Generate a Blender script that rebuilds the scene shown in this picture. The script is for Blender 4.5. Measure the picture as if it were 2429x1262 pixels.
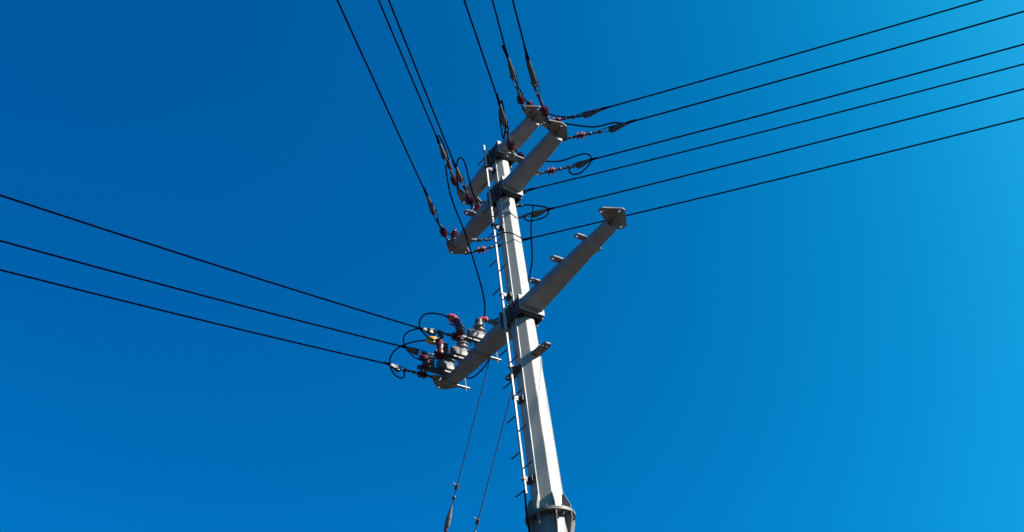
import bpy, bmesh, math, random
from mathutils import Vector, Matrix, Quaternion

sc = bpy.context.scene
for o in list(bpy.data.objects):
    bpy.data.objects.remove(o)
random.seed(4)
R = math.radians

# ------------------------------------------------------------------ camera
FPX, CX, CY = 2400.0, 1214.5, 631.0            # focal length and centre in photograph pixels
CAM = Vector((0, 0, 1.6))
_zy = -2911.0
_zen = Vector((7.1 + .1346 * _zy, _zy, FPX)).normalized()      # zenith in camera axes (x right, y down, z forward)
_f = Vector((0, 0, 1))
_yv = (_f - _zen * _f.dot(_zen)).normalized()
_xv = _yv.cross(_zen)
M = Matrix((_xv, _yv, _zen))
right, upv, back = M @ Vector((1, 0, 0)), M @ Vector((0, -1, 0)), M @ Vector((0, 0, -1))
cam_d = bpy.data.cameras.new('camera')
cam = bpy.data.objects.new('camera', cam_d)
sc.collection.objects.link(cam)
cam.matrix_world = Matrix.Translation(CAM) @ Matrix((right, upv, back)).transposed().to_4x4()
cam_d.sensor_width = 36.0
cam_d.lens = FPX / 2429 * 36.0
cam_d.clip_end = 5000
sc.camera = cam
sc.render.resolution_x, sc.render.resolution_y = 1024, 532

# ------------------------------------------------------------------ sun and sky
SUN_AZ, SUN_EL = R(-12.5), R(26.5)
sdir = Vector((math.cos(SUN_EL) * math.cos(SUN_AZ), math.cos(SUN_EL) * math.sin(SUN_AZ), math.sin(SUN_EL)))
sun_d = bpy.data.lights.new('sun', 'SUN')
sun_d.energy, sun_d.angle, sun_d.color = 5.0, R(.5), (1, .95, .86)
sun = bpy.data.objects.new('sun', sun_d)
sc.collection.objects.link(sun)
sun.rotation_mode = 'QUATERNION'
sun.rotation_quaternion = sdir.to_track_quat('Z', 'Y')

w = bpy.data.worlds.new('World'); sc.world = w; w.use_nodes = True
nt = w.node_tree; nt.nodes.clear()
out = nt.nodes.new('ShaderNodeOutputWorld'); bg = nt.nodes.new('ShaderNodeBackground')
sky = nt.nodes.new('ShaderNodeTexSky'); sky.sky_type = 'NISHITA'; sky.sun_disc = False
sky.sun_elevation = SUN_EL
sky.sun_rotation = math.pi / 2 - SUN_AZ          # clockwise from +Y
sky.altitude = 0; sky.air_density = 0.3; sky.dust_density = 6.0; sky.ozone_density = 4.0
sep = nt.nodes.new('ShaderNodeSeparateColor'); com = nt.nodes.new('ShaderNodeCombineColor')
nt.links.new(sky.outputs[0], sep.inputs[0])
# a phone camera's deep blue: per-channel gain and contrast of the whole sky
EXPO, STR = 1.25, .10
K = 1 / (2 ** EXPO * STR)
for i, (g, p, top) in enumerate(((.009, 4.0, .026), (.290, 1.22, .385), (.425, .93, .89))):
    pw = nt.nodes.new('ShaderNodeMath'); pw.operation = 'POWER'; pw.inputs[1].default_value = p
    ml = nt.nodes.new('ShaderNodeMath'); ml.operation = 'MULTIPLY'; ml.inputs[1].default_value = g * K
    mn = nt.nodes.new('ShaderNodeMath'); mn.operation = 'SMOOTH_MIN'; mn.inputs[1].default_value = top * K; mn.inputs[2].default_value = .12 * top * K
    nt.links.new(sep.outputs[i], pw.inputs[0]); nt.links.new(pw.outputs[0], ml.inputs[0]); nt.links.new(ml.outputs[0], mn.inputs[0]); nt.links.new(mn.outputs[0], com.inputs[i])
nt.links.new(com.outputs[0], bg.inputs[0])
bg.inputs[1].default_value = STR
nt.links.new(bg.outputs[0], out.inputs[0])
sc.view_settings.view_transform = 'Standard'
sc.view_settings.look = 'None'
sc.view_settings.exposure = EXPO
sc.view_settings.gamma = 1.0

# ------------------------------------------------------------------ pixel helpers (photograph pixel -> point in the place)
def ray(x, y): return (M @ Vector((x - CX, y - CY, FPX))).normalized()
def onz(x, y, z):
    d = ray(x, y); return CAM + d * ((z - CAM.z) / d.z)
def ony(x, y, Y):
    d = ray(x, y); return CAM + d * ((Y - CAM.y) / d.y)
def atd(x, y, dist): return CAM + ray(x, y) * dist
def dist(p): return (Vector(p) - CAM).length
def near(x, y, p, d):                             # point of the sight line nearest to the line p + t d
    a, d = ray(x, y), Vector(d).normalized(); r = Vector(p) - CAM
    b = a.dot(d); den = 1 - b * b
    s = (r.dot(a) - b * r.dot(d)) / den
    return CAM + a * s
AZ = R(-51.6)                                     # azimuth of the crossarms
U = Vector((math.cos(AZ), math.sin(AZ), 0)); V = Vector((U.y, -U.x, 0)); Z = Vector((0, 0, 1))
V = Vector((math.cos(AZ - math.pi / 2), math.sin(AZ - math.pi / 2), 0))
def axis(z): return Vector((.0275 + (11.2 - z) * .005, 10, z))     # the pole leans a hair to the left
def rad(z): return .169 - .0110 * (z - 6.6)       # apothem of the octagonal shaft
P0 = Vector((.035, 10, 0))
def uvz(u, v, z): return P0 + U * u + V * v + Z * z

# ------------------------------------------------------------------ materials
def mat(name, col, rough=.5, metal=0., var=.0, scale=6., bump=.0, streak=False, spec=.5, dark=None):
    m = bpy.data.materials.new(name); m.use_nodes = True
    n, l = m.node_tree.nodes, m.node_tree.links
    b = n['Principled BSDF']
    b.inputs['Base Color'].default_value = (*col, 1); b.inputs['Roughness'].default_value = rough
    b.inputs['Metallic'].default_value = metal; b.inputs['Specular IOR Level'].default_value = spec
    if var:
        tc = n.new('ShaderNodeTexCoord'); mp = n.new('ShaderNodeMapping'); nz = n.new('ShaderNodeTexNoise')
        mp.inputs['Scale'].default_value = (1, 1, .12) if streak else (1, 1, 1)
        nz.inputs['Scale'].default_value = scale; nz.inputs['Detail'].default_value = 6; nz.inputs['Roughness'].default_value = .65
        rp = n.new('ShaderNodeValToRGB')
        d = dark or [c * (1 - var) for c in col]
        rp.color_ramp.elements[0].position = .3; rp.color_ramp.elements[0].color = (*d, 1)
        rp.color_ramp.elements[1].position = .68; rp.color_ramp.elements[1].color = (*[min(1, c * (1 + var * .35)) for c in col], 1)
        l.new(tc.outputs['Object'], mp.inputs[0]); l.new(mp.outputs[0], nz.inputs[0])
        l.new(nz.outputs[0], rp.inputs[0]); l.new(rp.outputs[0], b.inputs['Base Color'])
        if bump:
            bp = n.new('ShaderNodeBump'); bp.inputs['Strength'].default_value = bump; bp.inputs['Distance'].default_value = .01
            l.new(nz.outputs[0], bp.inputs['Height']); l.new(bp.outputs[0], b.inputs['Normal'])
    return m
MT = dict(
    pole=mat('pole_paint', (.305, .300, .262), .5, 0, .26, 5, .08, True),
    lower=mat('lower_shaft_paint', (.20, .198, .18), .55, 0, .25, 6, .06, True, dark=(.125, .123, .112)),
    seam=mat('weld_bead', (.46, .46, .43), .5, 0, .2, 30),
    arm=mat('crossarm_steel', (.262, .266, .278), .6, 0, .2, 7, .1, dark=(.185, .187, .194)),
    plate=mat('plate_steel', (.225, .195, .17), .6, 0, .35, 9, .1, dark=(.13, .11, .095)),
    collar=mat('collar_steel', (.055, .053, .055), .55, 0, .5, 9, .3),
    zinc=mat('zinc_fittings', (.22, .22, .22), .45, .3, .25, 30),
    darkfit=mat('dark_fittings', (.05, .05, .055), .5, .2, .3, 30),
    rail=mat('rail_zinc', (.32, .33, .335), .5, 0, .12, 20),
    wire=mat('cable_sheath', (.0025, .0025, .012), .7, 0, 0, 40, spec=0),
    guy=mat('steel_strand', (.03, .04, .06), .5, 0, 0, 60),
    red=mat('dark_red_polymer', (.12, .008, .016), .38, 0, .2, 30),
    boot=mat('dark_red_boot', (.105, .008, .012), .42, 0, .2, 30),
    redcap=mat('red_cap', (.60, .065, .05), .4, 0, .15, 30),
    yellow=mat('yellow_cap', (.70, .36, .03), .4, 0, .15, 30),
    clamp=mat('clamp_casting', (.075, .075, .08), .5, .1, .3, 30),
    porc=mat('grey_porcelain', (.135, .128, .115), .4, 0, .15, 14),
    epoxy=mat('grey_epoxy', (.11, .11, .11), .45, 0, .2, 14),
    ground=mat('dry_earth', (.042, .040, .038), .95, 0, .3, .4),
)

# ------------------------------------------------------------------ mesh building
class MB:
    def __init__(s): s.v, s.f = [], []
    def add(s, vs, fs):
        k = len(s.v); s.v += [Vector(p) for p in vs]; s.f += [tuple(k + i for i in f) for f in fs]; return s
    def box(s, c, a, b, d):                       # centre and three half vectors
        c, a, b, d = map(Vector, (c, a, b, d))
        vs = [c + a * i + b * j + d * k for k in (-1, 1) for j in (-1, 1) for i in (-1, 1)]
        return s.add(vs, [(0, 2, 3, 1), (4, 5, 7, 6), (0, 1, 5, 4), (2, 6, 7, 3), (0, 4, 6, 2), (1, 3, 7, 5)])
    def hexa(s, bot, top):                        # two quads
        return s.add(list(bot) + list(top), [(3, 2, 1, 0), (4, 5, 6, 7)] + [(i, (i + 1) % 4, 4 + (i + 1) % 4, 4 + i) for i in range(4)])
    def prism(s, pts, ext):
        n = len(pts); pts = [Vector(p) for p in pts]; e = Vector(ext)
        return s.add(pts + [p + e for p in pts], [tuple(reversed(range(n))), tuple(range(n, 2 * n))] + [(i, (i + 1) % n, n + (i + 1) % n, n + i) for i in range(n)])
    def rings(s, rings, cap=True, closed=False):
        n = len(rings[0]); k = len(rings); vs = [p for r in rings for p in r]
        fs = [(a * n + i, a * n + (i + 1) % n, ((a + 1) % k) * n + (i + 1) % n, ((a + 1) % k) * n + i) for a in range(k if closed else k - 1) for i in range(n)]
        if cap and not closed: fs += [tuple(reversed(range(n))), tuple(range((k - 1) * n, k * n))]
        return s.add(vs, fs)
    def tube(s, path, r, n=8, closed=False):
        path = [Vector(p) for p in path]; k = len(path)
        rs = r if isinstance(r, (list, tuple)) else [r] * k
        tang = []
        for i in range(k):
            a = path[(i - 1) % k] if closed or i else path[0]; b = path[(i + 1) % k] if closed or i < k - 1 else path[-1]
            tang.append((b - a).normalized())
        t0 = tang[0]; ref = Vector((0, 0, 1)) if abs(t0.z) < .9 else Vector((1, 0, 0))
        nrm = (ref - t0 * ref.dot(t0)).normalized(); out = []
        for i in range(k):
            if i:
                q = tang[i - 1].rotation_difference(tang[i]); nrm = q @ nrm
            t = tang[i]; nrm = (nrm - t * nrm.dot(t)).normalized(); bn = t.cross(nrm)
            out.append([path[i] + (nrm * math.cos(2 * math.pi * j / n) + bn * math.sin(2 * math.pi * j / n)) * rs[i] for j in range(n)])
        return s.rings(out, closed=closed)
    def lathe(s, p, d, prof, n=16):               # profile of (distance along, radius)
        p, d = Vector(p), Vector(d).normalized()
        ref = Vector((0, 0, 1)) if abs(d.z) < .9 else Vector((1, 0, 0))
        a = (ref - d * ref.dot(d)).normalized(); b = d.cross(a)
        return s.rings([[p + d * t + (a * math.cos(2 * math.pi * j / n) + b * math.sin(2 * math.pi * j / n)) * max(r, 1e-4) for j in range(n)] for t, r in prof])
    def bolt(s, p, d, r=.016, h=.018): return s.lathe(p, d, [(0, r), (h, r)], 6).lathe(p, d, [(h, r * .55), (h * 1.9, r * .55)], 8)
    def plate(s, outline, holes, z, th, hr=.018):  # flat plate in plane z, outline and holes as xy points
        bm = bmesh.new(); ed = []
        def loop(pts):
            vs = [bm.verts.new(p) for p in pts]
            for i in range(len(vs)): ed.append(bm.edges.new((vs[i], vs[(i + 1) % len(vs)])))
        loop([(p[0], p[1], z) for p in outline])
        for h in holes: loop([(h[0] + hr * math.cos(a * math.pi / 5), h[1] + hr * math.sin(a * math.pi / 5), z) for a in range(10)])
        bmesh.ops.triangle_fill(bm, use_beauty=True, use_dissolve=False, edges=ed)
        r = bmesh.ops.extrude_face_region(bm, geom=bm.faces[:])
        for g in r['geom']:
            if isinstance(g, bmesh.types.BMVert): g.co.z += th
        bmesh.ops.recalc_face_normals(bm, faces=bm.faces[:])
        bm.verts.index_update()
        s.add([v.co for v in bm.verts], [[v.index for v in f.verts] for f in bm.faces]); bm.free(); return s
    def build(s, name, m, parent=None, smooth=35, bevel=0, origin=None):
        o0 = Vector(origin) if origin is not None else (root_loc(parent) if parent else Vector((0, 0, 0)))
        me = bpy.data.meshes.new(name)
        me.from_pydata([tuple(v - o0) for v in s.v], [], [tuple(f) for f in s.f]); me.materials.append(MT[m])
        bm = bmesh.new(); bm.from_mesh(me); bmesh.ops.recalc_face_normals(bm, faces=bm.faces[:]); bm.to_mesh(me); bm.free()
        if smooth:
            for p in me.polygons: p.use_smooth = True
            me.set_sharp_from_angle(angle=R(smooth))
        ob = bpy.data.objects.new(name, me); sc.collection.objects.link(ob)
        if parent: ob.parent = parent
        else: ob.location = o0
        if bevel:
            bv = ob.modifiers.new('bevel', 'BEVEL'); bv.width = bevel; bv.segments = 1; bv.limit_method = 'ANGLE'
        return ob
def root_loc(o):
    while o.parent: o = o.parent
    return o.location.copy()
def tag(o, label, cat, group=None, kind=None):
    o['label'] = label; o['category'] = cat
    if group: o['group'] = group
    if kind: o['kind'] = kind
    return o
def thing(name, loc, label, cat, group=None):
    o = bpy.data.objects.new(name, None); o.empty_display_size = .1; o.location = loc
    sc.collection.objects.link(o); return tag(o, label, cat, group)
def copy_thing(src, label):
    c = src.copy(); sc.collection.objects.link(c); c['label'] = label
    for ch in src.children:
        d = ch.copy(); sc.collection.objects.link(d); d.parent = c
        for g in ch.children:
            e = g.copy(); sc.collection.objects.link(e); e.parent = d
    return c
def spline(pts, k=6):                             # Catmull-Rom through points
    pts = [Vector(p) for p in pts]; p = [pts[0] * 2 - pts[1]] + pts + [pts[-1] * 2 - pts[-2]]; out = []
    for i in range(1, len(p) - 2):
        a, b, c, d = p[i - 1:i + 3]
        for j in range(k):
            t = j / k
            out.append(.5 * (2 * b + (c - a) * t + (2 * a - 5 * b + 4 * c - d) * t * t + (3 * b - a - 3 * c + d) * t ** 3))
    return out + [pts[-1]]

# ------------------------------------------------------------------ ground
g = MB().add([(-900, -900, 0), (900, -900, 0), (900, 900, 0), (-900, 900, 0)], [(0, 1, 2, 3)]).build('ground', 'ground')
g['kind'] = 'structure'

# ------------------------------------------------------------------ utility pole
pole = thing('utility_pole', axis(0), 'tall tapering pale grey octagonal steel pole with three crossarms and a flange joint', 'utility pole')
ZF = 6.285                                          # flange joint
def octo(z, r, rot=0, n=8):                        # octagon of apothem r with a flat facing the crossarm direction
    rr = r / math.cos(math.pi / n)
    return [axis(z) + (U * math.cos(2 * math.pi * (j + .5) / n + rot) + V * math.sin(2 * math.pi * (j + .5) / n + rot)) * rr for j in range(n)]
ZTOP = 11.82
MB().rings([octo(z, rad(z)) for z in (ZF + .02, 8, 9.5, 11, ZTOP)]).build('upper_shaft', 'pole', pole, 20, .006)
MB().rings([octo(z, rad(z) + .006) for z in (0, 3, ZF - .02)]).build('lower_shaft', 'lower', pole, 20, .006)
# longitudinal weld bead on the bend that faces the camera
def bend(z, r, k):
    return octo(z, r)[k]
ang = [((bend(9, .1, k) - axis(9)).normalized(), k) for k in range(8)]
KW = min(ang, key=lambda a: (a[0] - Vector((-.42, -.9, 0)).normalized()).length)[1]
MB().tube([bend(z, rad(z) + .002, KW) for z in (ZF + .06, 8, 9.5, 11, 11.78)], .0085, 8).build('weld_seam', 'seam', pole, 60)
fl = MB()
for dz in (-.0155, .0025):
    fl.rings([[axis(ZF) + Vector((math.cos(a) * r, math.sin(a) * r, dz + h)) for a in [2 * math.pi * j / 40 for j in range(40)]] for r, h in ((.16, 0), (.272, 0), (.272, .013), (.16, .013))], closed=True)
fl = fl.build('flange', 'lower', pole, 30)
gs, bs = None, None
for j in range(8):
    a = AZ + math.pi / 4 * j + math.pi / 8
    for s in (1, -1):
        d = Vector((math.cos(a), math.sin(a), 0)); t = Vector((-d.y, d.x, 0)); c = axis(ZF) + Z * (s * .019)
        r0 = (rad(ZF) + .002) / math.cos(math.pi / 8) - .004
        pts = [c + d * r0, c + d * .262, c + d * .264 + Z * s * .05, c + d * (r0 + .022) + Z * s * (.19 if s > 0 else .25), c + d * r0 + Z * s * (.19 if s > 0 else .25)]
        MB().prism([p - t * .005 for p in pts], t * .010).build('gusset', 'lower', fl, 0)
for j in range(8):
    a = AZ + math.pi / 4 * j
    d = Vector((math.cos(a), math.sin(a), 0)); c = axis(ZF) + d * .225
    MB().bolt(c - Z * .018, -Z, .021, .02).build('bolt', 'clamp', fl, 30)
    MB().bolt(c + Z * .020, Z, .021, .02).build('nut', 'clamp', fl, 30)

# crossarms -----------------------------------------------------------------
def flat(o): return [uvz(u, v, 0) for u, v in o]
def rounded_lug(v0, v1, u, w):                     # strip along v with a round end at v1
    s = 1 if v1 > v0 else -1
    pts = [(u - w, v0), (u + w, v0)] + [(u + w * math.cos(a), v1 - s * w + s * w * math.sin(a)) for a in [math.pi * k / 6 for k in range(7)]]
    return flat(pts)
def crossarm(zt, tip_l, tip_r, w_tip, w_root, h_tip, h_root, vo, plates, lugs, label):
    """zt: top of the box beams; tip_*: u of the box ends; plates: (outline, holes); lugs: (u, v_end, half width)"""
    zc = zt - .13; r = rad(zc) + .014; ax = axis(zc); off = ax - P0; off.z = 0
    u0, v0 = off.dot(U), off.dot(V)
    mb = MB()
    for s, tip in ((1, tip_r), (-1, tip_l)):
        ur = u0 + s * (r + .062)
        def sec(u, w, h, vc): return [uvz(u, vc - w, zt - h), uvz(u, vc + w, zt - h), uvz(u, vc + w, zt), uvz(u, vc - w, zt)]
        mb.rings([sec(ur, w_root, h_root, v0), sec(ur + (tip - ur) * .5, (w_root + w_tip) / 2, (h_root + h_tip) / 2, (v0 + vo) / 2), sec(tip, w_tip, h_tip, vo)])
        # root plate bolted to the collar
        mb.box(uvz(ur - s * .009, v0, zt - h_root / 2), U * .009, V * (w_root + .035), Z * (h_root / 2 + .05))
    arm = mb.build('crossarm', 'arm', pole, 20, .004)
    arm['label'] = label
    for ol, hl in plates:
        MB().plate(flat(ol), flat(hl), zt + .003, .014, .019).build('end_plate', 'plate', arm, 20)
    # stiffener fins between plate and beam end
    for s, tip in ((1, tip_r), (-1, tip_l)):
        p = [uvz(tip, vo, zt - .002), uvz(tip + s * .13, vo, zt - .002), uvz(tip, vo, zt - h_tip + .01)]
        MB().prism([q - V * .005 for q in p], V * .01).build('stiffener', 'plate', arm, 0)
    for u, ve, hw in lugs:
        s = 1 if ve > 0 else -1
        MB().plate(rounded_lug(s * .02, ve, u, hw), flat([(u, ve - s * hw)]), zt + .004, .012, .018).build('lug', 'arm', arm, 20)
    # collar: octagonal half shells with bolted flange plates
    c = MB()
    zb, zu = zt - h_root - .09, zt + .03
    c.rings([octo(zb, rad(zb) + .012), octo(zu, rad(zu) + .012)])
    for s in (1, -1):
        uf = u0 + s * (r + .035)
        c.box(uvz(uf, v0, zt - h_root / 2), U * .008, V * (w_root + .035), Z * (h_root / 2 + .05))
        for k in range(3):
            zz = zb + .03 + k * (zu - zb - .06) / 2
            c.box(uvz(u0 + s * (r + .016), v0, zz), U * .018, V * (w_root + .005), Z * .006)
    # side plates that close the shells, with two proud straps each
    for s in (1, -1):
        c.box(uvz(u0, v0 + s * (r + .012), (zb + zu) / 2), U * (r + .026), V * .007, Z * ((zu - zb) / 2 - .004))
        for k, hz in ((.27, .016), (.73, .016)):
            c.box(uvz(u0, v0 + s * (r + .024), zb + (zu - zb) * k), U * (r + .018), V * .006, Z * hz)
        c.box(uvz(u0 + .01, v0 + s * (r + .036), (zb + zu) / 2), U * .012, V * .020, Z * ((zu - zb) / 2 - .02))
    col = c.build('collar', 'collar', arm, 20, .003)
    for s in (1, -1):
        for e in (1, -1):
            for k in range(3):
                zz = zb + .06 + k * (zu - zb - .12) / 2
                MB().bolt(uvz(u0 + s * (r + .026), v0 + e * (w_root + .005), zz), -U * s, .015, .018).build('bolt', 'darkfit', arm, 30)
                MB().bolt(uvz(u0 + s * (r * .62), v0 + e * (r + .019), zz), V * e, .015, .016).build('bolt', 'darkfit', arm, 30)
    return arm
ZA, ZB, ZL = 11.80, 11.10, 9.05                     # plate level of the three crossarms
crossarm(ZA, -.88, .78, .100, .112, .08, .12, -.03,
         [([(.70, -.14), (.72, -.225), (.77, -.235), (1.0, -.1), (1.0, .02), (.92, .19), (.864, .21), (.76, .06)], [(.90, .165), (.965, .0), (.76, -.2)]),
          ([(-.82, .04), (-.90, .13), (-.95, .13), (-1.1, -.05), (-1.08, -.16), (-1.0, -.30), (-.94, -.30), (-.86, -.16)], [(-.93, .09), (-1.06, -.07), (-.97, -.26)])],
         [(.45, -.2, .045), (-.45, -.22, .045)], 'topmost crossarm, shortest of the three')
crossarm(ZB, -1.22, 1.19, .100, .126, .085, .14, -.005,
         [([(1.10, -.12), (1.137, -.20), (1.19, -.215), (1.36, -.06), (1.386, .02), (1.337, .23), (1.268, .285), (1.20, .11)], [(1.29, .23), (1.345, .0), (1.175, -.175)]),
          ([(-1.15, .10), (-1.237, .155), (-1.30, .155), (-1.47, -.011), (-1.45, -.07), (-1.38, -.235), (-1.305, -.255), (-1.22, -.13)], [(-1.27, .11), (-1.425, -.03), (-1.335, -.21)])],
         [(.575, .37, .05), (-.61, .27, .05), (.50, -.22, .05), (-.62, -.24, .05)], 'middle crossarm carrying insulators at both ends')
crossarm(ZL, -1.74, 1.80, .086, .148, .066, .12, .0,
         [([(1.74, -.12), (1.785, -.195), (1.85, -.205), (2.05, -.02), (2.06, .02), (1.964, .23), (1.905, .245), (1.81, .08)], [(1.911, .195), (2.015, .02), (1.816, -.162)]),
          ([(-1.66, .08), (-1.694, .25), (-1.74, .27), (-1.946, .053), (-1.92, -.066), (-1.81, -.185), (-1.73, -.165), (-1.68, -.09)], [(-1.74, .20), (-1.905, .04), (-1.79, -.125)])],
         [(.545, .26, .045), (1.0, .26, .045), (1.45, .235, .04), (.9, -.19, .045), (1.36, -.205, .045), (-.36, .25, .045), (-.36, -.2, .045), (-1.30, -.20, .045)],
         'lowest and longest crossarm, right half empty')

# guy bracket: strap round the pole with a stub on either side
zg = 8.30; rg = rad(zg); ag = axis(zg) - P0; ag.z = 0
gm = MB().rings([octo(zg - .05, rg + .004), octo(zg + .05, rg + .004)])
gb = gm.build('guy_strap', 'pole', pole, 20)
for s in (1, -1):
    MB().plate(flat([(s * (rg - .01), -.058), (s * .40, -.058), (s * .43, -.03), (s * .43, .03), (s * .40, .058), (s * (rg - .01), .058)]),
               flat([(s * .37, .028), (s * .37, -.028)]), zg - .02, .014, .014).build('guy_lug', 'collar', gb, 20)
    MB().box(uvz(s * (rg + .06), 0, zg + .03), U * .06, V * .006, Z * .035).build('guy_web', 'darkfit', gb, 0)

# climbing rail with pegs ------------------------------------------------------
VR = .262
def rp(z): return axis(z) * Vector((1, 1, 1)).normalized().length * 0 + Vector((P0.x, P0.y, z)) + V * VR
ZR0, ZR1 = 6.52, 11.86
rail = MB().prism([rp(ZR0) + U * a + V * b for a, b in ((-.014, -.013), (.014, -.013), (.014, .013), (-.014, .013))], Z * (ZR1 - ZR0)).build('climbing_rail', 'rail', pole, 20, .003)
z = 6.57
while z < 11.8:
    MB().tube([rp(z) - U * .012, rp(z) - U * .175, rp(z) - U * .185 + Z * .012], .0085, 8).build('peg', 'darkfit', rail, 40)
    z2 = z + .25
    if z2 < 11.8: MB().tube([rp(z2) + U * .012, rp(z2) + U * .165, rp(z2) + U * .172 + Z * .012], .0085, 8).build('peg', 'darkfit', rail, 40)
    z += .46
for z in (6.70, 7.72, 8.14, 9.22, 10.35, 11.42):
    r0 = rad(z)
    MB().box(rp(z) - V * ((VR - r0) / 2), U * .012, V * ((VR - r0) / 2 + .01), Z * .03) \
        .box(rp(z) - V * (VR - r0 - .012), U * .055, V * .014, Z * .035) \
        .box(rp(z), U * .020, V * .019, Z * .022) \
        .bolt(rp(z) + V * .02, V, .012, .014).build('standoff', 'darkfit', rail, 20, .002)
# black lead running down from the foot of the rail past the flange
tag(MB().tube(spline([rp(6.56) + V * .012, rp(6.45) + V * .015, rp(6.3) + V * .03 + U * .01, rp(6.0) + V * .01, rp(5.0) - V * .02, rp(3.) - V * .01, rp(.2) + V * .0]), .011, 8)
    .build('ground_lead', 'wire', None, 60, origin=rp(0)), 'black earthing lead hanging from the foot of the climbing rail past the flange', 'cable')

# ------------------------------------------------------------------ insulators, clamps and overhead cables
def rot_to(d, up=Z):                               # x along d
    d = Vector(d).normalized(); y = up.cross(d).normalized(); z = d.cross(y)
    return Matrix((d, y, z)).transposed().to_quaternion()
def strain_insulator(label):
    t = thing('strain_insulator', (0, 0, 0), label, 'insulator', 'strain insulators at the crossarms')
    X = Vector((1, 0, 0)); Y = Vector((0, 1, 0))
    MB().tube([(.02 + .03 * math.cos(a), .02 * math.sin(a), 0) for a in [2 * math.pi * k / 10 for k in range(10)]], .008, 6, True) \
        .tube([(-.012, 0, -.03), (-.012, 0, .03)], .009, 8).build('shackle', 'darkfit', t, 40)
    MB().lathe((.04, 0, 0), X, [(0, .012), (.03, .018), (.055, .018), (.06, .012), (.08, .012), (.085, .02), (.12, .02)], 12).build('socket_fitting', 'darkfit', t, 40)
    prof = [(0, .013), (.03, .013)]
    for k in range(4):
        x = .045 + k * .034; r = .054 if k % 2 == 0 else .038
        prof += [(x - .012, .014), (x + .002, r), (x + .008, r), (x + .014, .014)]
    prof += [(.19, .013), (.22, .013)]
    MB().lathe((.15, 0, 0), X, prof, 18).build('shed_body', 'red', t, 50)
    MB().lathe((.36, 0, 0), X, [(0, .013), (.005, .021), (.05, .021), (.055, .012), (.10, .012), (.105, .018), (.125, .018), (.13, .011), (.16, .011)], 12).build('ball_fitting', 'darkfit', t, 40)
    MB().box((.535, .014, 0), X * .03, Y * .004, Z * .016).box((.535, -.014, 0), X * .03, Y * .004, Z * .016).tube([(.545, -.026, 0), (.545, .026, 0)], .008, 8).build('clevis', 'clamp', t, 40)
    return t
SLEN = .56
def wedge_clamp(label):
    t = thing('wedge_clamp', (0, 0, 0), label, 'cable clamp', 'wedge clamps gripping the cables')
    X = Vector((1, 0, 0)); Y = Vector((0, 1, 0))
    # body: tapered trough, wide at the pole end
    MB().rings([[(x, -w, -h + o), (x, w, -h + o), (x, w, h * .6 + o), (x, 0, h + o), (x, -w, h * .6 + o)] for x, w, h, o in ((.12, .026, .040, -.012), (.20, .028, .044, -.012), (.34, .018, .024, 0), (.40, .013, .015, 0))]).build('wedge_body', 'clamp', t, 30, .003)
    MB().tube([(.30, .02, .0), (.16, .036, -.002), (.04, .028, 0), (.0, 0, 0), (.04, -.028, 0), (.16, -.036, -.002), (.30, -.02, .0)], .0065, 6).build('bail', 'darkfit', t, 50)
    MB().tube([(.15, -.048, -.02), (.15, .048, -.02)], .009, 8).tube([(.155, 0, -.045), (.155, 0, -.075)], .01, 8).build('cross_bolt', 'darkfit', t, 40)
    MB().lathe((.36, 0, 0), X, [(0, .017), (.03, .019), (.10, .016), (.16, .0125)], 10).build('sleeve', 'wire', t, 50)
    return t
CLEN = .40
WR = .0102
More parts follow.
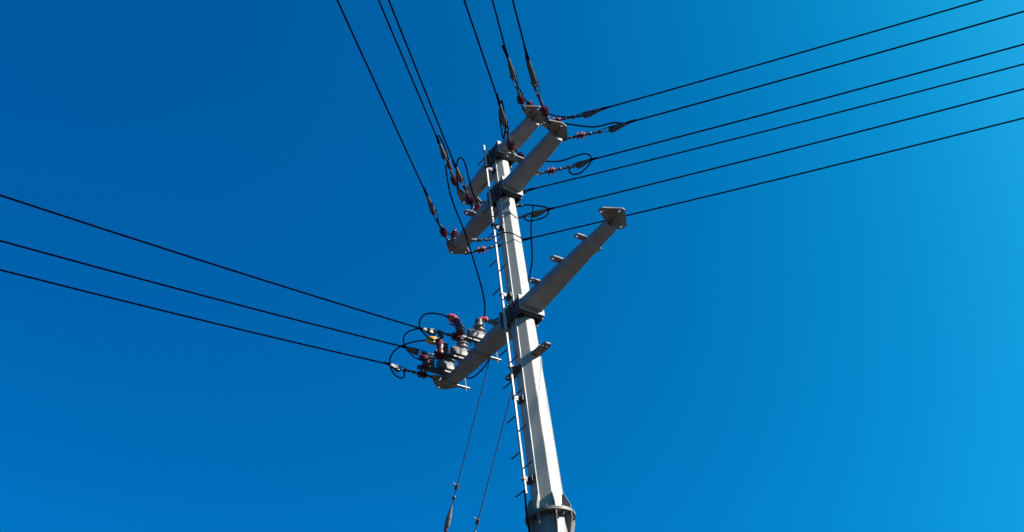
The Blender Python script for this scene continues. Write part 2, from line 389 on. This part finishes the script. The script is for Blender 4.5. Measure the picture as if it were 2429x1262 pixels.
LW = {  # azimuth, z, attachment, clamp start, clamp end, frame-edge point, far length (horizontal m), slope, insulator label, clamp label, cable label
 'T1': (-97, ZB, (1064, 573), (1036, 520), (1012, 462), (800, 0), 'rising from the upper corner of the middle crossarm left tip', 'cable leftmost of those cut off by the top edge', ),
 'T2': (-97, ZA, (1089, 456), (1062, 388), (1041, 337), (898, 0), 'at the left tip of the topmost crossarm', 'second cable from the left at the top edge'),
 'T3': (-97, ZB, (1122, 497), (1100, 440), (1080, 394), (922, 0), 'on the middle crossarm left lug, before the topmost plate', 'third cable from the left at the top edge'),
 'T4': (-97, ZB, (1217, 368), (1203, 312), (1184, 244), (1101, 0), 'on the middle crossarm right lug, just above the pole top', 'cable from the top edge to just above the pole top'),
 'T5': (-97, ZA, (1242, 258), (1226, 205), (1203, 132), (1168, 0), 'on the upper left corner of the topmost crossarm right plate', 'second cable from the right at the top edge'),
 'T6': (-97.5, ZB, (1303, 291), (1277, 225), (1252, 138), (1216, 0), 'in front of the topmost crossarm right plate', 'rightmost cable crossing the top edge'),
 'R1': (-19.5, ZA, (1288, 292), (1364, 277), (1430, 258), (2329, 0), 'on the right side of the topmost crossarm right tip', 'uppermost cable of the six running off to the right'),
 'R2': (-19.5, ZB, (1341, 329), (1426, 312), (1490, 291), (2429, 27), 'on the outer corner of the middle crossarm right tip', 'second cable from the top of the six running right'),
 'R3': (-19.5, ZB, (1275, 413), (1352, 396), (1402, 379), (2429, 105), 'on the middle crossarm lower right edge, beside the open loop', 'third cable from the top of the six running right'),
 'R4': (-19.5, ZA, (1139, 481), (1212, 462), (1257, 450), (2429, 152), 'on the topmost crossarm left tip, ending behind the pole', 'fourth cable from the top of the six running right'),
 'R5': (-19.5, ZB, (1168, 536), (1246, 512), (1300, 497), (2429, 211), 'behind the pole, level with the loop at its right edge', 'fifth cable from the top of the six running right'),
 'R6': (-19.5, ZB, (1107, 601), (1190, 581), (1245, 568), (2429, 280), 'between the middle crossarm left tip and the pole', 'lowest cable of the six, passing behind the empty arm tip'),
 'L1': (-136, ZL + .02, (1110, 808), (1043, 788), (1000, 780), (0, 463), 'beside the upper switch on the lowest crossarm', 'uppermost of the three cables running off to the left'),
 'L2': (-136, ZL + .02, (1070, 853), (1003, 836), (962, 824), (0, 571), 'beside the yellow capped switch', 'middle one of the three cables running off to the left'),
 'L3': (-136, ZL + .02, (1033, 896), (958, 877), (923, 864), (0, 640), 'on the left tip plate of the lowest crossarm', 'lowest of the three cables running off to the left'),
}
SLOPE = {'T': -.15, 'R': -.16, 'L': -.075}
protoI = protoC = None
PT = {}                                            # anchor points for the jumpers
for key, (az, z, pa, pb, pw, pf, where, which) in LW.items():
    h = Vector((math.cos(R(az)), math.sin(R(az)), 0)); s = SLOPE[key[0]]
    A = onz(*pa, z)
    Wp = near(*pw, A, h + Z * (s - .05))
    Bp = near(*pb, A, Wp - A)
    F = near(*pf, Wp, h + Z * s)
    PT[key] = (A, Bp, Wp)
    I = strain_insulator('x') if protoI is None else copy_thing(protoI, 'x')
    protoI = protoI or I
    I['label'] = 'dark red strain insulator ' + where
    I.location = A; I.rotation_mode = 'QUATERNION'; I.rotation_quaternion = rot_to(Bp - A); I.scale = ((Bp - A).length / SLEN, 1, 1)
    Cc = wedge_clamp('x') if protoC is None else copy_thing(protoC, 'x')
    protoC = protoC or Cc
    Cc['label'] = 'grey wedge clamp holding the ' + which
    Cc.location = Bp; Cc.rotation_mode = 'QUATERNION'; Cc.rotation_quaternion = rot_to(Wp - Bp); Cc.scale = ((Wp - Bp).length / CLEN, 1, 1)
    d = F - Wp; L = Vector((d.x, d.y)).length; kk = .0022
    ts = [0, .15, .3, .45, .6, .8, 1, 1.25, 1.6, 2.2, 3, 4, 5.5, 7]
    if key[0] == 'L': kk = .0035
    path = [Bp + (Wp - Bp) * .4] + [Wp + d * t + Z * (kk * (t * L) * (t * L - L)) for t in ts]
    tag(MB().tube(path, WR, 8).build('power_cable', 'wire', None, 60, origin=Wp), 'thin black ' + which.replace('cable', 'power cable', 1), 'power cable', 'power cables leaving the pole')

# pin insulators carrying the jumpers
def pin_insulator(label):
    t = thing('pin_insulator', (0, 0, 0), label, 'insulator', 'pin insulators on the crossarms')
    MB().lathe((0, 0, -.02), Z, [(0, .022), (.02, .022), (.02, .010), (.07, .010)], 10).build('pin', 'darkfit', t, 40)
    prof = [(0, .02)]
    for k in range(3):
        prof += [(.01 + k * .042, .024), (.022 + k * .042, .058 - .004 * k), (.032 + k * .042, .056 - .004 * k), (.04 + k * .042, .024)]
    sb = MB().lathe((0, 0, .03), Z, prof + [(.15, .026), (.155, .012)], 16).build('shed_body', 'red', t, 50)
    MB().box((0, 0, .195), Vector((.03, 0, 0)), Vector((0, .012, 0)), Z * .012).build('wire_saddle', 'darkfit', sb, 0, .003)
    return t
pi = None
PIN = {}
for key, u, v, z, lab in (('B1', -1.20, .06, ZB + .02, 'dark red pin insulator standing near the left tip of the middle crossarm'),
                          ('B2', -.58, .05, ZB + .02, 'dark red pin insulator on the middle crossarm just left of the climbing rail'),
                          ('B3', .525, .07, ZB + .02, 'dark red pin insulator on the middle crossarm right of the pole top'),
                          ('B4', 1.22, .12, ZB + .02, 'dark red pin insulator above the right tip of the middle crossarm'),
                          ('A1', -.93, -.10, ZA + .02, 'dark red pin insulator on the left tip plate of the topmost crossarm'),
                          ('A2', .86, .06, ZA + .02, 'dark red pin insulator above the right tip of the topmost crossarm')):
    p = pin_insulator(lab) if pi is None else copy_thing(pi, lab)
    pi = pi or p
    p.location = uvz(u, v, z); PIN[key] = uvz(u, v, z + .20)

# jumpers: photograph pixels with a distance that runs evenly between the two ends
def jumper(px, d0, d1, label, r=WR, name='jumper_cable', cat='jumper cable', extra=None, bulge=0, m='wire', sleeves=()):
    acc = [0]
    for a, b in zip(px, px[1:]): acc.append(acc[-1] + math.hypot(a[0] - b[0], a[1] - b[1]))
    pts = [atd(*p, d0 + (d1 - d0) * t / acc[-1] + bulge * math.sin(math.pi * t / acc[-1])) for p, t in zip(px, acc)]
    if extra: pts = [Vector(q) for q in extra[0]] + pts + [Vector(q) for q in extra[1]]
    sp = spline(pts, 5)
    o = tag(MB().tube(sp, r, 8).build(name, m, None, 60, origin=pts[0]), label, cat, 'jumper cables looping round the crossarms')
    for fr, ln, rr in sleeves:                     # bolted connectors and taped joints on the cable
        i = min(len(sp) - 2, max(1, int(fr * len(sp)))); d = (sp[i + 1] - sp[i - 1]).normalized(); p = sp[i] - d * ln / 2
        MB().lathe(p, d, [(0, rr * .6), (.006, rr), (ln * .45, rr), (ln * .5, rr * .75), (ln * .55, rr), (ln - .006, rr), (ln, rr * .6)], 10) \
            .bolt(sp[i], d.orthogonal(), rr * .55, rr * .9).build('connector', 'darkfit', o, 40)
    return o
dT = {k: [dist(p) for p in v] for k, v in PT.items()}
dP = {k: dist(v) for k, v in PIN.items()}
jumper([(1040, 530), (1052, 546), (1070, 557), (1084, 562)], dT['T1'][1], dP['B1'],
       'black jumper from the left clamp over the middle crossarm left tip', extra=([], []))
jumper([(1116, 568), (1126, 569), (1150, 569), (1166, 566), (1180, 557), (1192, 552), (1213, 553), (1230, 561), (1244, 568), (1250, 567)], dist(axis(10.1)) - .32, dist(axis(10.1)) - .05,
       'black jumper tied across the front of the pole below the middle crossarm', .008, sleeves=((.14, .16, .022), (.28, .10, .020), (.50, .08, .022)))
jumper([(1068, 397), (1064, 386), (1062, 372), (1055, 350), (1046, 330), (1040, 322), (1037, 328), (1039, 340)], dT['T2'][1] - .05, dT['T2'][2],
       'black loop of cable standing above the topmost crossarm left clamp', sleeves=((.06, .10, .026), (.16, .08, .026)))
jumper([(1098, 456), (1090, 450), (1086, 438), (1083, 410), (1085, 383), (1092, 374), (1100, 381), (1107, 402), (1114, 432), (1123, 462), (1133, 482), (1141, 491)], dT['T3'][1] - .1, dP['B2'],
       'tall black hoop of jumper cable left of the climbing rail top', sleeves=((.03, .08, .024),))
jumper([(1199, 296), (1198, 312), (1194, 329), (1190, 312), (1186, 285), (1185, 258), (1188, 243), (1191, 240), (1195, 262), (1200, 288), (1206, 312), (1212, 340), (1228, 363), (1241, 376)], dT['T4'][2], dP['B3'],
       'narrow upright loop of jumper cable just above the pole top')
jumper([(1191, 108), (1196, 120), (1206, 142), (1214, 165), (1224, 195), (1238, 222), (1248, 240), (1262, 252), (1268, 255)], dT['T5'][2] - .05, dP['A2'],
       'black jumper with a free upper end beside the topmost crossarm right clamp')
jumper([(1247, 130), (1253, 160), (1264, 195), (1278, 232), (1289, 262), (1298, 279), (1310, 289), (1322, 293)], dT['T6'][2], dP['B4'],
       'black jumper running down between the two upper crossarm right tips')
jumper([(1268, 256), (1296, 267), (1310, 273), (1330, 277), (1362, 277), (1388, 271), (1412, 264)], dP['A2'], dT['R1'][2],
       'drooping jumper to the uppermost right hand clamp')
jumper([(1320, 293), (1345, 294), (1380, 299), (1410, 301), (1432, 297), (1455, 291), (1475, 292), (1492, 291)], dP['B4'], dT['R2'][2],
       'drooping jumper to the second right hand clamp', sleeves=((.03, .10, .024),))
jumper([(1241, 377), (1268, 382), (1295, 383), (1330, 382), (1360, 372), (1385, 365), (1399, 368), (1402, 380), (1396, 392), (1380, 408), (1362, 414), (1351, 408), (1352, 400), (1362, 393), (1374, 388)], dP['B3'] + .2, dT['R3'][1],
       'long black jumper ending in an open loop right of the middle crossarm')
jumper([(1205, 492), (1228, 489), (1250, 486), (1280, 489), (1298, 493), (1302, 500), (1295, 512), (1275, 521), (1255, 524), (1245, 519), (1249, 510), (1264, 506)], dT['R5'][1] + .2, dT['R5'][1],
       'flat oval loop of jumper cable at the right edge of the pole', sleeves=((.08, .20, .020),))
pc = [(1264, 487), (1264, 500), (1260, 525), (1260, 560), (1262, 590), (1262, 620), (1258, 645), (1254, 664)]
dq = dist(axis(9.3)) + .12
jumper(pc, dT['R5'][1] + .1, dq, 'vertical cable dropping from the oval loop along the right side of the pole', .0105,
       extra=([], [atd(1247, 684, dq + .20), atd(1232, 712, dq + .32), atd(1210, 740, dq + .22), atd(1190, 752, dq), atd(1170, 760, dq - .1), atd(1152, 763, dist(uvz(-.78, -.12, 9.46)))]))
jumper([(1057, 392), (1059, 410), (1063, 435), (1068, 460), (1078, 490), (1090, 520), (1104, 555), (1118, 600), (1132, 645), (1143, 685), (1149, 715), (1150, 738), (1147, 757)], dT['T2'][1] - .1, dist(uvz(-.80, -.10, 9.46)),
       'long cable curving down past both upper crossarms to the red capped switch', .0105)
jumper([(1070, 757), (1050, 747), (1020, 743), (1002, 750), (995, 765), (997, 780), (1012, 797), (1030, 807), (1042, 806), (1046, 797), (1040, 788)], dist(uvz(-.86, .45, 9.37)), dT['L1'][1],
       'round loop of cable rising over the uppermost left hand clamp', .010, sleeves=((.93, .12, .024),))
jumper([(1008, 849), (1000, 853), (985, 849), (970, 835), (962, 825), (957, 807), (960, 795), (967, 788), (974, 784), (986, 781), (998, 779)], dist(uvz(-1.56, .45, 9.15)), dT['L1'][2],
       'loop of cable around the middle left hand clamp', .009)
jumper([(955, 877), (960, 888), (954, 897), (940, 892), (930, 880), (925, 866), (926, 848), (935, 833), (952, 821), (980, 811), (1003, 808), (1020, 809)], dT['L3'][1], dist(uvz(-1.39, .45, 9.36)),
       'large loop of cable from the lowest left hand clamp to the yellow cap', .010)
jumper([(1104, 894), (1112, 897), (1125, 893), (1140, 880), (1152, 866), (1160, 852)], dist(uvz(-1.5, -.2, 8.95)), dist(uvz(-.93, -.2, 8.93)),
       'short cable sagging under the lowest crossarm left half', .010)

# ------------------------------------------------------------------ switches on the lowest crossarm
def bootpath(u0, pts): return [uvz(u0 + a, b, c) for a, b, c in pts]
for (u0, capm, lab, boot, frac) in ((-.83, 'redcap', 'grey line switch with red boot and red cap, nearest the pole of the three', [(.12, .45, 9.03), (.10, .44, 9.12), (.07, .43, 9.22), (.02, .43, 9.31), (-.04, .45, 9.38)], .5),
                          (-1.25, 'yellow', 'grey line switch with a yellow capped boot, middle of the three', [(.02, .43, 9.05), (.02, .42, 9.15), (.0, .41, 9.24), (-.05, .43, 9.30), (-.11, .47, 9.34)], .55),
                          (-1.60, 'boot', 'line switch with an all dark red boot, outermost of the three', [(.07, .46, 9.04), (.07, .46, 9.10), (.05, .46, 9.17), (.01, .47, 9.21), (-.02, .48, 9.23)], .5)):
    t = thing('line_switch', uvz(u0, 0, ZL), lab, 'switch', 'switches on the lowest crossarm')
    zt = ZL + .004
    MB().box(uvz(u0, .15, zt + .045), U * .028, V * .34, Z * .005).box(uvz(u0 - .026, .15, zt + .030), U * .003, V * .34, Z * .010).box(uvz(u0 + .026, .15, zt + .030), U * .003, V * .34, Z * .010).build('mounting_channel', 'clamp', t, 0, .002)
    # clamp strip below the beam with threaded rods
    us = u0 - .06
    zb_ = ZL - .066 - (.054 * (1 - abs(us) / 1.74)) - .014
    if capm != 'yellow':
        cs = MB().box(uvz(us, -.02, zb_), U * .022, V * .25, Z * .006).build('clamp_strip', 'zinc', t, 0, .002)
        for v in (.17, -.22):
            MB().tube([uvz(us, v, zb_ - .05), uvz(us, v, zt + .07)], .008, 8).bolt(uvz(us, v, zb_ - .006), -Z, .015, .014).build('threaded_rod', 'zinc', cs, 40)
    # rear insulator with sheds
    pv = .04; up = u0 - .06
    prof = [(0, .075), (.02, .075), (.02, .055)]
    for k in range(4): prof += [(.05 + k * .062, .058), (.066 + k * .062, .098 - .006 * k), (.078 + k * .062, .096 - .006 * k), (.09 + k * .062, .056)]
    MB().lathe(uvz(up, pv, zt + .05), Z + U * .12, prof + [(.31, .052), (.315, .03)], 20).build('insulator_body', 'porc' if u0 > -1.5 else 'collar', t, 40)
    top = uvz(up, pv, zt + .05) + (Z + U * .12).normalized() * .33
    head = MB().lathe(top - Z * .02, Z, [(0, .045), (.03, .05), (.05, .05), (.06, .03)], 14).build('terminal_head', 'darkfit', t, 40)
    if capm == 'redcap':
        MB().lathe(top + U * .0 - V * .01 + Z * .04, U * .6 - V * .7, [(0, .02), (.01, .034), (.08, .034), (.105, .028), (.115, .014)], 12).build('terminal_cap', 'redcap', head, 40)
    # vacuum chamber box between the insulators
    MB().rings([[uvz(u0 + a * k, v, zt + .06 + b) for a, b in ((-.055, 0), (.055, 0), (.062, .05), (.045, .12), (-.045, .12), (-.062, .05))] for v, k in ((.02, 1), (.20, 1), (.24, .7))]).build('switch_body', 'epoxy', t, 30, .004)
    # front insulator
    prof = [(0, .05), (.015, .05), (.015, .034)]
    for k in range(3): prof += [(.03 + k * .045, .036), (.042 + k * .045, .062), (.05 + k * .045, .06), (.058 + k * .045, .034)]
    MB().lathe(uvz(u0 - .02, .34, zt + .05), Z, prof + [(.18, .03), (.19, .015)], 16).build('front_insulator', 'epoxy', t, 40)
    MB().box(uvz(u0 - .02, .40, zt + .20), U * .012, V * .10, Z * .008).build('contact_bar', 'zinc', t, 0, .002)
    bp = spline(bootpath(u0, boot), 4)
    n = int(len(bp) * frac)
    bo = MB().tube(bp, [.046 + .007 * math.sin(i * 1.5) for i in range(len(bp))], 12).build('boot', 'boot', t, 60)
    if capm != 'boot':
        e = bp[-1]; dd = (bp[-1] - bp[-4]).normalized()
        MB().lathe(bp[-5], (bp[-1] - bp[-5]), [(0, .044), (.01, .056), (.07, .057), (.12, .050), (.155, .034), (.16, .014)], 12).build('boot_cap', capm, bo, 50)
    if u0 < -1.5:
        MB().box(uvz(u0 + .02, .36, zt - .02), U * .022, V * .20, Z * .022).build('support_bar', 'darkfit', t, 0, .003)

# ------------------------------------------------------------------ guy wires
def guy(px_top, px_low, px_end, top, lab, with_insulator):
    """from the back of the pole away and down to the ground behind it"""
    top = Vector(top)
    # the vertical plane away from the cable pull
    h = Vector((math.cos(R(97)), math.sin(R(97)), 0))
    low = near(*px_low, top, h * .75 - Z * 1.0)
    d = (low - top).normalized()
    end = top + d * ((top.z - .1) / -d.z)
    t = thing('guy_wire', end, lab, 'guy wire', 'guy wires behind the pole')
    MB().tube([top, low, end], .006, 6).build('strand', 'guy', t, 60)
    q = rot_to(d)
    def loc(x, y, z_): return low + d * x + (q @ Vector((0, y, z_)))
    MB().lathe(loc(-.05, 0, 0), d, [(0, .006), (.01, .022), (.07, .026), (.08, .008)], 10).tube([loc(-.02, 0, .0), loc(-.05, .06, .02)], .010, 6).build('strand_clip', 'darkfit', t, 40)
    MB().lathe(loc(.10, 0, 0), d, [(0, .008), (.015, .024), (.045, .024), (.06, .008)], 10).build('strand_clip', 'darkfit', t, 40)
    if with_insulator:
        MB().lathe(loc(.22, 0, 0), d, [(0, .008), (.16, .032), (.24, .038), (.30, .024), (.32, .010)], 12).build('wedge_socket', 'zinc', t, 40)
        prof = [(0, .014)]
        for k in range(4): prof += [(.02 + k * .05, .016), (.03 + k * .05, .034), (.038 + k * .05, .034), (.048 + k * .05, .016)]
        MB().lathe(loc(.36, 0, 0), d, prof + [(.23, .014)], 12).build('guy_insulator', 'red', t, 40)
        MB().lathe(loc(.62, 0, 0), d, [(0, .008), (.01, .02), (.2, .02), (.21, .008)], 10).tube([loc(.68, -.06, 0), loc(.68, .06, 0)], .007, 6).build('turnbuckle', 'zinc', t, 40)
    return t
guy((1157, 870), (1083, 1157), (1060, 1262), onz(1167, 832, ZL - .02), 'thin steel guy wire with fittings, dropping from the lowest crossarm, left of the other', True)
guy((1212, 935), (1133, 1239), (1130, 1262), ony(1230, 868, 10.16), 'thin steel guy wire close beside the pole, right of the other', False)
